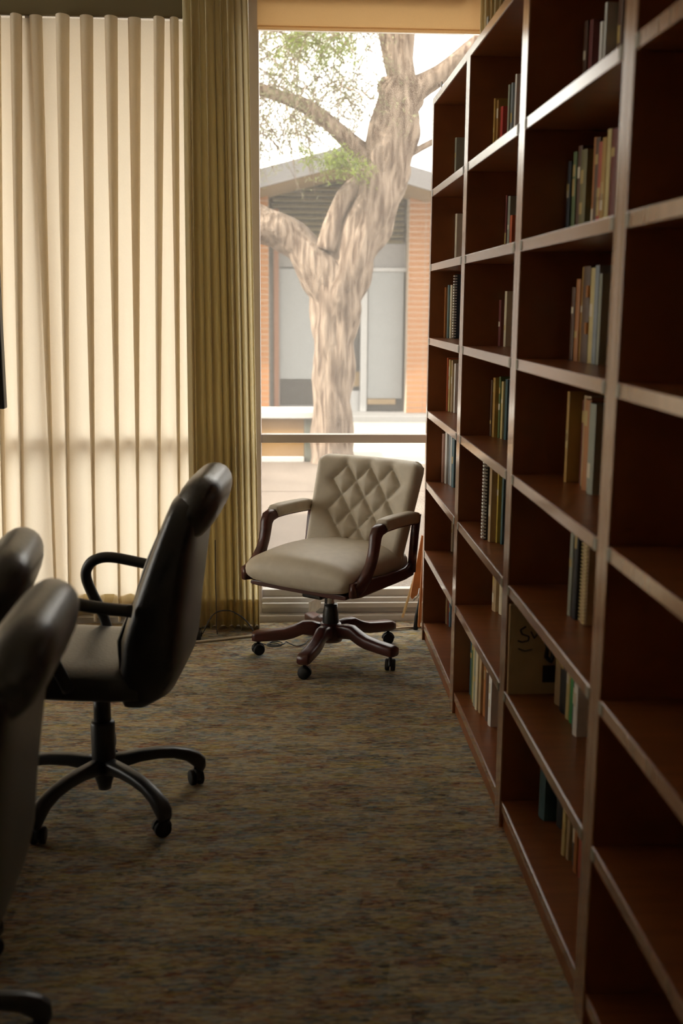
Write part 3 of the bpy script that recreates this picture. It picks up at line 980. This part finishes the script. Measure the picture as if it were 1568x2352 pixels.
tag(obj('cable', MB().tube(smooth_path([(-.318, 4.905, .45), (-.320, 4.904, .25), (-.316, 4.902, .11), (-.318, 4.90, .03), (-.314, 4.895, .004)]), .0020, 8), M['cable_black'], smooth=True),
    'thin dark cord hanging straight down the ochre drape', 'cord')
pp = MB().grid([[(.0+.012*j, 0+.004*sin(j*1.4+i), .0+.028*i*(.9-.05*j)+.010*j) for j in range(6)] for i in range(4)])
po = obj('leaflet', pp, M['paper'], loc=(.115, 5.055, .034), rot=(0, 0, .1))
sm = po.modifiers.new('solid', 'SOLIDIFY'); sm.thickness = .0015
tag(po, 'folded white leaflet propped on the sill under the beige chair', 'paper')

# folded wooden easel leaning in the gap behind the bookcase end
ea = thing('easel', 'folded wooden easel leaning in the gap behind the bookcase end', 'easel', (0, 0, 0))
def bar(a_, b_, w, th):
    a_, b_ = Vector(a_), Vector(b_)
    d_ = (b_-a_)
    q = d_.to_track_quat('Z', 'X').to_matrix().to_4x4()
    q.translation = a_
    return MB().box(-w/2, w/2, -th/2, th/2, 0, d_.length, q)
obj('leg', bar((.568, 5.055, .03), (.690, 4.985, .52), .010, .012), M['easel_pale'], ea, bevel=.002)
obj('leg', bar((.633, 4.93, .02), (.655, 4.93, .55), .012, .014), M['easel'], ea, bevel=.002)
obj('leg', bar((.640, 4.965, .03), (.668, 4.965, .50), .013, .014), M['easel'], ea, bevel=.002)
obj('rubber_foot', MB().tube([(.620, 4.955, .0), (.626, 4.955, .06), (.642, 4.955, .17)], [.011, .012, .006], 12), M['rubber'], ea, smooth=True)
pad = MB()
pad.add([(.597, 4.992, .150), (.606, 4.992, .138), (.640, 4.992, .170), (.672, 4.992, .44), (.645, 4.992, .45), (.597, 5.004, .150), (.606, 5.004, .138), (.640, 5.004, .170), (.672, 5.004, .44), (.645, 5.004, .45)],
        [(0, 1, 2, 3, 4), (9, 8, 7, 6, 5), (0, 5, 6, 1), (1, 6, 7, 2), (2, 7, 8, 3), (3, 8, 9, 4), (4, 9, 5, 0)])
obj('tray_board', pad, M['easel'], ea)
obj('metal_bracket', MB().tube([(.612, 4.985, .135), (.634, 4.975, .16), (.636, 4.955, .20)], .0035, 8), M['steel'], ea, smooth=True)

# ------------------------------------------------------------------ outdoors: ground, low wall, building, tree
gr = struct_empty('ground', (0, 0, 0))
for (x0, x1, y0, y1, m) in ((-9, 8, 5.30, 8.94, 'ground'), (-9, .42, 8.98, 12.55, 'ground'), (.44, 8, 8.98, 10.55, 'ground'), (.44, 8, 10.58, 12.55, 'sunlit_ground'), (-9, 8, 12.58, 14.35, 'sunlit_ground')):
    obj('paving_slab', MB().box(x0, x1, y0, y1, -.12, -.02), M[m], gr, bevel=.006)
obj('ground_bed', MB().box(-30, 30, 5.28, 60, -.4, -.06), M['greenmetal'], gr)
obj('step', MB().box(-4, 6, 14.36, 24, -.12, .06), M['facade'], gr, bevel=.01)

pw = thing('low_wall', 'low tan courtyard wall with white cap left of the tree', 'wall', (0, 0, 0))
obj('wall_body', MB().box(-3.2, .195, 10.72, 11.1, -.02, .23), M['planter'], pw, bevel=.004)
obj('wall_body', MB().box(-3.2, .195, 10.72, 11.1, .25, .41), M['planter'], pw, bevel=.004)
obj('ledge', MB().box(-3.2, .20, 10.69, 11.1, .23, .25), M['cap'], pw, bevel=.004)
obj('cap', MB().box(-3.25, .30, 10.66, 11.2, .41, .475), M['cap'], pw, bevel=.006)
obj('footing', MB().box(-3.2, .195, 10.66, 10.72, -.02, .03), M['cap'], pw, bevel=.004)
obj('end_post', MB().box(.20, .285, 10.70, 10.95, -.05, .41), M['greenmetal'], pw, bevel=.006)
obj('end_rod', MB().tube([(.292, 10.72, .08), (.292, 10.72, .40)], .010, 8), M['cap'], pw, smooth=True)

bd = thing('building', 'single-storey building with folded roof and brick piers across the courtyard', 'building', (0, 0, 0))
PITCHX = 2.30
PIER_X = [-.425+PITCHX*k for k in (-2, -1, 0, 1, 2)]
# folded plate roof: one plate pair per bay
for k in range(len(PIER_X)-1):
    xa, xb = PIER_X[k], PIER_X[k+1]
    xm = (xa+xb)/2
    za, zm, thk = 3.04, 3.345, .20
    vs_ = []
    for y_ in (13.6, 23):
        for (xx, zz) in ((xa, za), (xm, zm), (xb, za), (xb, za-thk), (xm, zm-thk), (xa, za-thk)):
            vs_.append((xx, y_, zz))
    fs_ = [(6, 7, 1, 0), (7, 8, 2, 1), (3, 4, 10, 9), (4, 5, 11, 10), (1, 4, 5, 0), (2, 3, 4, 1), (6, 11, 10, 7), (7, 10, 9, 8), (0, 5, 11, 6), (2, 8, 9, 3)]
    ro = obj('roof_plate', MB().add(vs_, fs_), M['soffit'], bd)
    fa = MB()
    for (x0, z0, x1, z1) in ((xa, za, xm, zm), (xm, zm, xb, za)):
        fa.add([(x0, 13.55, z0+.02), (x1, 13.55, z1+.02), (x1, 13.55, z1-thk), (x0, 13.55, z0-thk), (x0, 13.6, z0+.02), (x1, 13.6, z1+.02), (x1, 13.6, z1-thk), (x0, 13.6, z0-thk)],
               [(0, 3, 2, 1), (4, 5, 6, 7), (0, 1, 5, 4), (3, 7, 6, 2)])
    obj('fascia', fa, M['fascia'], ro)
    # infill between piers
    p0, p1 = xa+.225, xb-.225
    obj('upper_wall', MB().box(p0, p1, 15.05, 15.2, 2.0, 2.32), M['facade'], bd)
    obj('gable_wall', MB().box(p0-.225, p1+.225, 15.12, 15.2, 2.32, 3.1), M['louvre_back'], bd)
    for q in range(10):
        zz = 2.35+q*.075
        mtx = Matrix.Translation((0, 15.06, zz)) @ Matrix.Rotation(radians(35), 4, 'X')
        obj('louvre_slat', MB().box(p0+.05, p1-.04, -.03, .03, -.006, .006, mtx), M['louvre'], bd)
    obj('side_panel', MB().box(p0, p0+.14, 15.0, 15.08, .06, 2.0), M['facade'], bd)
    obj('rust_post', MB().box(p0+.06, p0+.13, 14.94, 15.0, .06, 2.75), M['post'], bd, bevel=.004)
    obj('window_panel', MB().box(p0+.14, p0+.72, 15.02, 15.08, .50, 1.98), M['door'], bd, bevel=.004)
    obj('lower_panel', MB().box(p0+.14, p0+.72, 15.02, 15.08, .14, .49), M['darkglass'], bd, bevel=.004)
    obj('panel_rail', MB().box(p0+.14, p0+.72, 14.98, 15.08, .06, .14), M['facade'], bd, bevel=.004)
    obj('dark_opening', MB().box(p0+.72, p0+1.24, 15.10, 15.12, .06, 2.0), M['darkglass'], bd)
    obj('opening_shelf', MB().box(p0+.98, p0+1.24, 15.05, 15.10, .40, .60), M['soffit'], bd, bevel=.004)
    obj('opening_base', MB().box(p0+.72, p0+1.24, 15.03, 15.10, .06, .34), M['doorframe'], bd, bevel=.004)
    obj('notice', MB().box(p0+1.02, p0+1.12, 15.07, 15.10, 1.40, 1.62), M['cap'], bd)
    df = obj('door_frame', MB().box(p0+1.24, p0+1.33, 14.97, 15.08, .06, 2.0).box(p0+1.24, p1, 14.97, 15.08, 1.95, 2.0), M['doorframe'], bd, bevel=.005)
    obj('door', MB().box(p0+1.34, p1-.03, 15.0, 15.06, .24, 1.95), M['door'], bd, bevel=.005)
    obj('door_vent', MB().box(p0+1.34, p1-.12, 14.96, 15.04, .16, .235), M['soffit'], bd, bevel=.005)
# brick piers: every brick its own piece
bmesh_ = MB().box(-.107, .107, -.228, .228, -.030, .030).mesh('brick')
bmesh_.materials.append(M['brick'])
for px in PIER_X[1:4]:
    pier = obj('brick_pier', MB().box(px-.222, px+.222, 14.78, 15.215, .0, 2.95), M['mortar'], bd)
    for c in range(39):
        z = .06+.0375+c*.075
        xs = (-.1125, .1125) if c % 2 == 0 else (-.1125, .1125)
        for xo in xs:
            b_ = bpy.data.objects.new('brick', bmesh_)
            COL.objects.link(b_)
            b_.parent = pier
            b_.location = (px+xo+random.uniform(-.002, .002), 14.995+random.uniform(-.004, .004), z)
obj('rear_wall', MB().box(-5.2, 4.4, 15.2, 15.35, .0, 3.05), M['facade'], bd)

# tree
tr = thing('tree', 'leaning rough-barked tree with forking limbs outside the window', 'tree', (.48, 10.6, -.02))
def limb(pts, rad, seed, n=18, sub=6, wob=.10, flat=1.0):
    rnd = random.Random(seed)
    P, R_ = [], []
    for i in range(len(pts)-1):
        for q in range(sub):
            f_ = q/sub
            P.append(Vector(pts[i]).lerp(Vector(pts[i+1]), f_)); R_.append(rad[i]*(1-f_)+rad[i+1]*f_)
    P.append(Vector(pts[-1])); R_.append(rad[-1])
    for _ in range(4):
        P = [P[0]]+[(P[i-1]+P[i]*2+P[i+1])/4 for i in range(1, len(P)-1)]+[P[-1]]
    ph = [rnd.uniform(0, 6.3) for _ in range(8)]
    mb = MB()
    base = []
    prev = None
    rings = []
    for i, p_ in enumerate(P):
        t_ = (P[min(i+1, len(P)-1)]-P[max(i-1, 0)]).normalized()
        a_ = t_.orthogonal().normalized() if prev is None else (prev-t_*prev.dot(t_)).normalized()
        prev = a_
        b_ = t_.cross(a_)
        ring = []
        for k in range(n):
            th = 2*pi*k/n
            w = 1+wob*(.5*sin(3*th+ph[0]+i*.12)+.35*sin(5*th+ph[1]-i*.2)+.5*sin(8*th+ph[2]+i*.33)+.5*sin(i*.5+ph[3]+2*th))
            ring.append(p_+(a_*cos(th)+b_*sin(th))*R_[i]*w - Vector((.48, 10.6, -.02)))
        rings.append(ring)
    mb.rings(rings)
    return mb
TY = 10.6
trunk = limb([(.49, TY, -.12), (.479, TY, .1), (.454, TY, .68), (.475, TY, 1.15), (.511, TY, 1.59), (.66, TY, 2.05), (.875, TY, 2.52), (.962, TY, 2.875), (1.055, TY, 3.30), (1.13, TY, 3.52)],
             [.24, .20, .185, .195, .25, .235, .235, .235, .21, .20], 1, n=26, sub=12, wob=.14)
obj('trunk', trunk, M['bark'], tr, smooth=True)
BR = [([(1.12, TY, 3.45), (1.03, TY, 3.8), (.95, TY, 4.1), (.90, TY, 4.6), (.7, TY, 5.2)], [.15, .11, .10, .09, .06]),
      ([(1.10, TY, 3.40), (1.10, TY, 3.75), (1.105, TY, 4.1), (1.2, TY, 4.8)], [.15, .105, .10, .08]),
      ([(1.07, TY, 3.40), (1.30, TY, 3.52), (1.46, TY, 3.62), (1.75, TY, 3.88), (2.3, TY, 4.3)], [.15, .11, .085, .07, .05]),
      ([(.56, TY, 1.60), (.365, TY, 1.80), (.157, TY, 2.07), (-.048, TY, 2.20), (-.26, TY, 2.25), (-.8, TY, 2.5), (-1.3, TY, 3.0)], [.24, .22, .16, .17, .17, .14, .10]),
      ([(.90, TY, 2.80), (.726, TY, 2.91), (.481, TY, 3.12), (.197, TY, 3.32), (-.084, TY, 3.41), (-.30, TY, 3.48), (-.9, TY, 3.9)], [.13, .095, .075, .065, .058, .05, .035]),
      ([(.40, TY-.1, 2.02), (.47, TY-.13, 2.30), (.56, TY-.12, 2.50), (.70, TY-.05, 2.66)], [.11, .085, .085, .06]),
      ([(1.05, TY, 2.84), (1.18, TY, 2.90), (1.36, TY, 3.0), (1.8, TY, 3.2)], [.06, .035, .03, .02])]
for i, (pts, rad) in enumerate(BR):
    obj('branch', limb(pts, rad, 20+i, n=16, sub=7, wob=.09), M['bark'], tr, smooth=True)
kn = MB()
rg = []
for r_, d_ in ((.13, -.05), (.105, .0), (.075, .018), (.045, .005)):
    rg.append([(.50-.08+r_*cos(2*pi*k/18), -.21-d_, 2.84+.02+r_*1.25*sin(2*pi*k/18)) for k in range(18)])
kn.rings(rg)
obj('knot', kn, M['bark'], tr, smooth=True)
# fine wispy foliage on thin twigs
rnd = random.Random(77)
lf, tw = MB(), MB()
gl_ = MB()
def spray(c, L, nleaf, droop=.5, spread=.12, lf=lf):
    c = Vector(c)
    d_ = Vector((rnd.uniform(-1, 1), rnd.uniform(-.6, .6), rnd.uniform(-.9, .3))).normalized()
    pts = [c+d_*L*s_+Vector((0, 0, -droop*L*s_*s_)) for s_ in (0, .35, .7, 1)]
    tw.tube([p_-Vector((.48, 10.6, -.02)) for p_ in pts], [.006, .005, .004, .003], 4, False)
    for _ in range(nleaf):
        s_ = rnd.random()
        p_ = c+d_*L*s_+Vector((rnd.gauss(0, spread*.3), rnd.gauss(0, spread*.3), -droop*L*s_*s_+rnd.gauss(0, spread*.3)))-Vector((.48, 10.6, -.02))
        a_ = Vector((rnd.gauss(0, 1), rnd.gauss(0, 1), rnd.gauss(-.5, 1))).normalized()
        b_ = a_.orthogonal().normalized()
        l_, w_ = rnd.uniform(.025, .055), rnd.uniform(.002, .0045)
        lf.add([p_-b_*w_, p_+a_*l_*.5-b_*w_*1.6, p_+a_*l_, p_+a_*l_*.5+b_*w_*1.6, p_+b_*w_], [(0, 1, 2, 3, 4)])
for _ in range(620):
    cx, cz = rnd.uniform(-.9, .85), rnd.uniform(3.0, 4.5)
    if cz < 3.3 and cx > .3:
        continue
    spray((cx, TY+rnd.uniform(-.8, 1.2), cz), rnd.uniform(.2, .5), 26)
for _ in range(40):
    spray((rnd.gauss(.30, .15), TY+rnd.uniform(-.5, .3), rnd.gauss(3.93, .11)), rnd.uniform(.15, .35), 80, spread=.16, lf=gl_)
for _ in range(20):
    spray((rnd.gauss(.53, .09), TY-.35+rnd.uniform(-.1, .1), rnd.gauss(2.82, .025)), rnd.uniform(.10, .24), 60, .25, .10, lf=gl_)
for _ in range(60):
    spray((rnd.uniform(-.5, 2.6), TY+rnd.uniform(-.8, 1.4), rnd.uniform(4.3, 5.3)), rnd.uniform(.3, .6), 30)
obj('foliage', lf, M['leaf'], tr, kind='stuff')
obj('green_foliage', gl_, M['leaf_green'], tr, kind='stuff')
obj('twigs', tw, M['bark'], tr, kind='stuff')
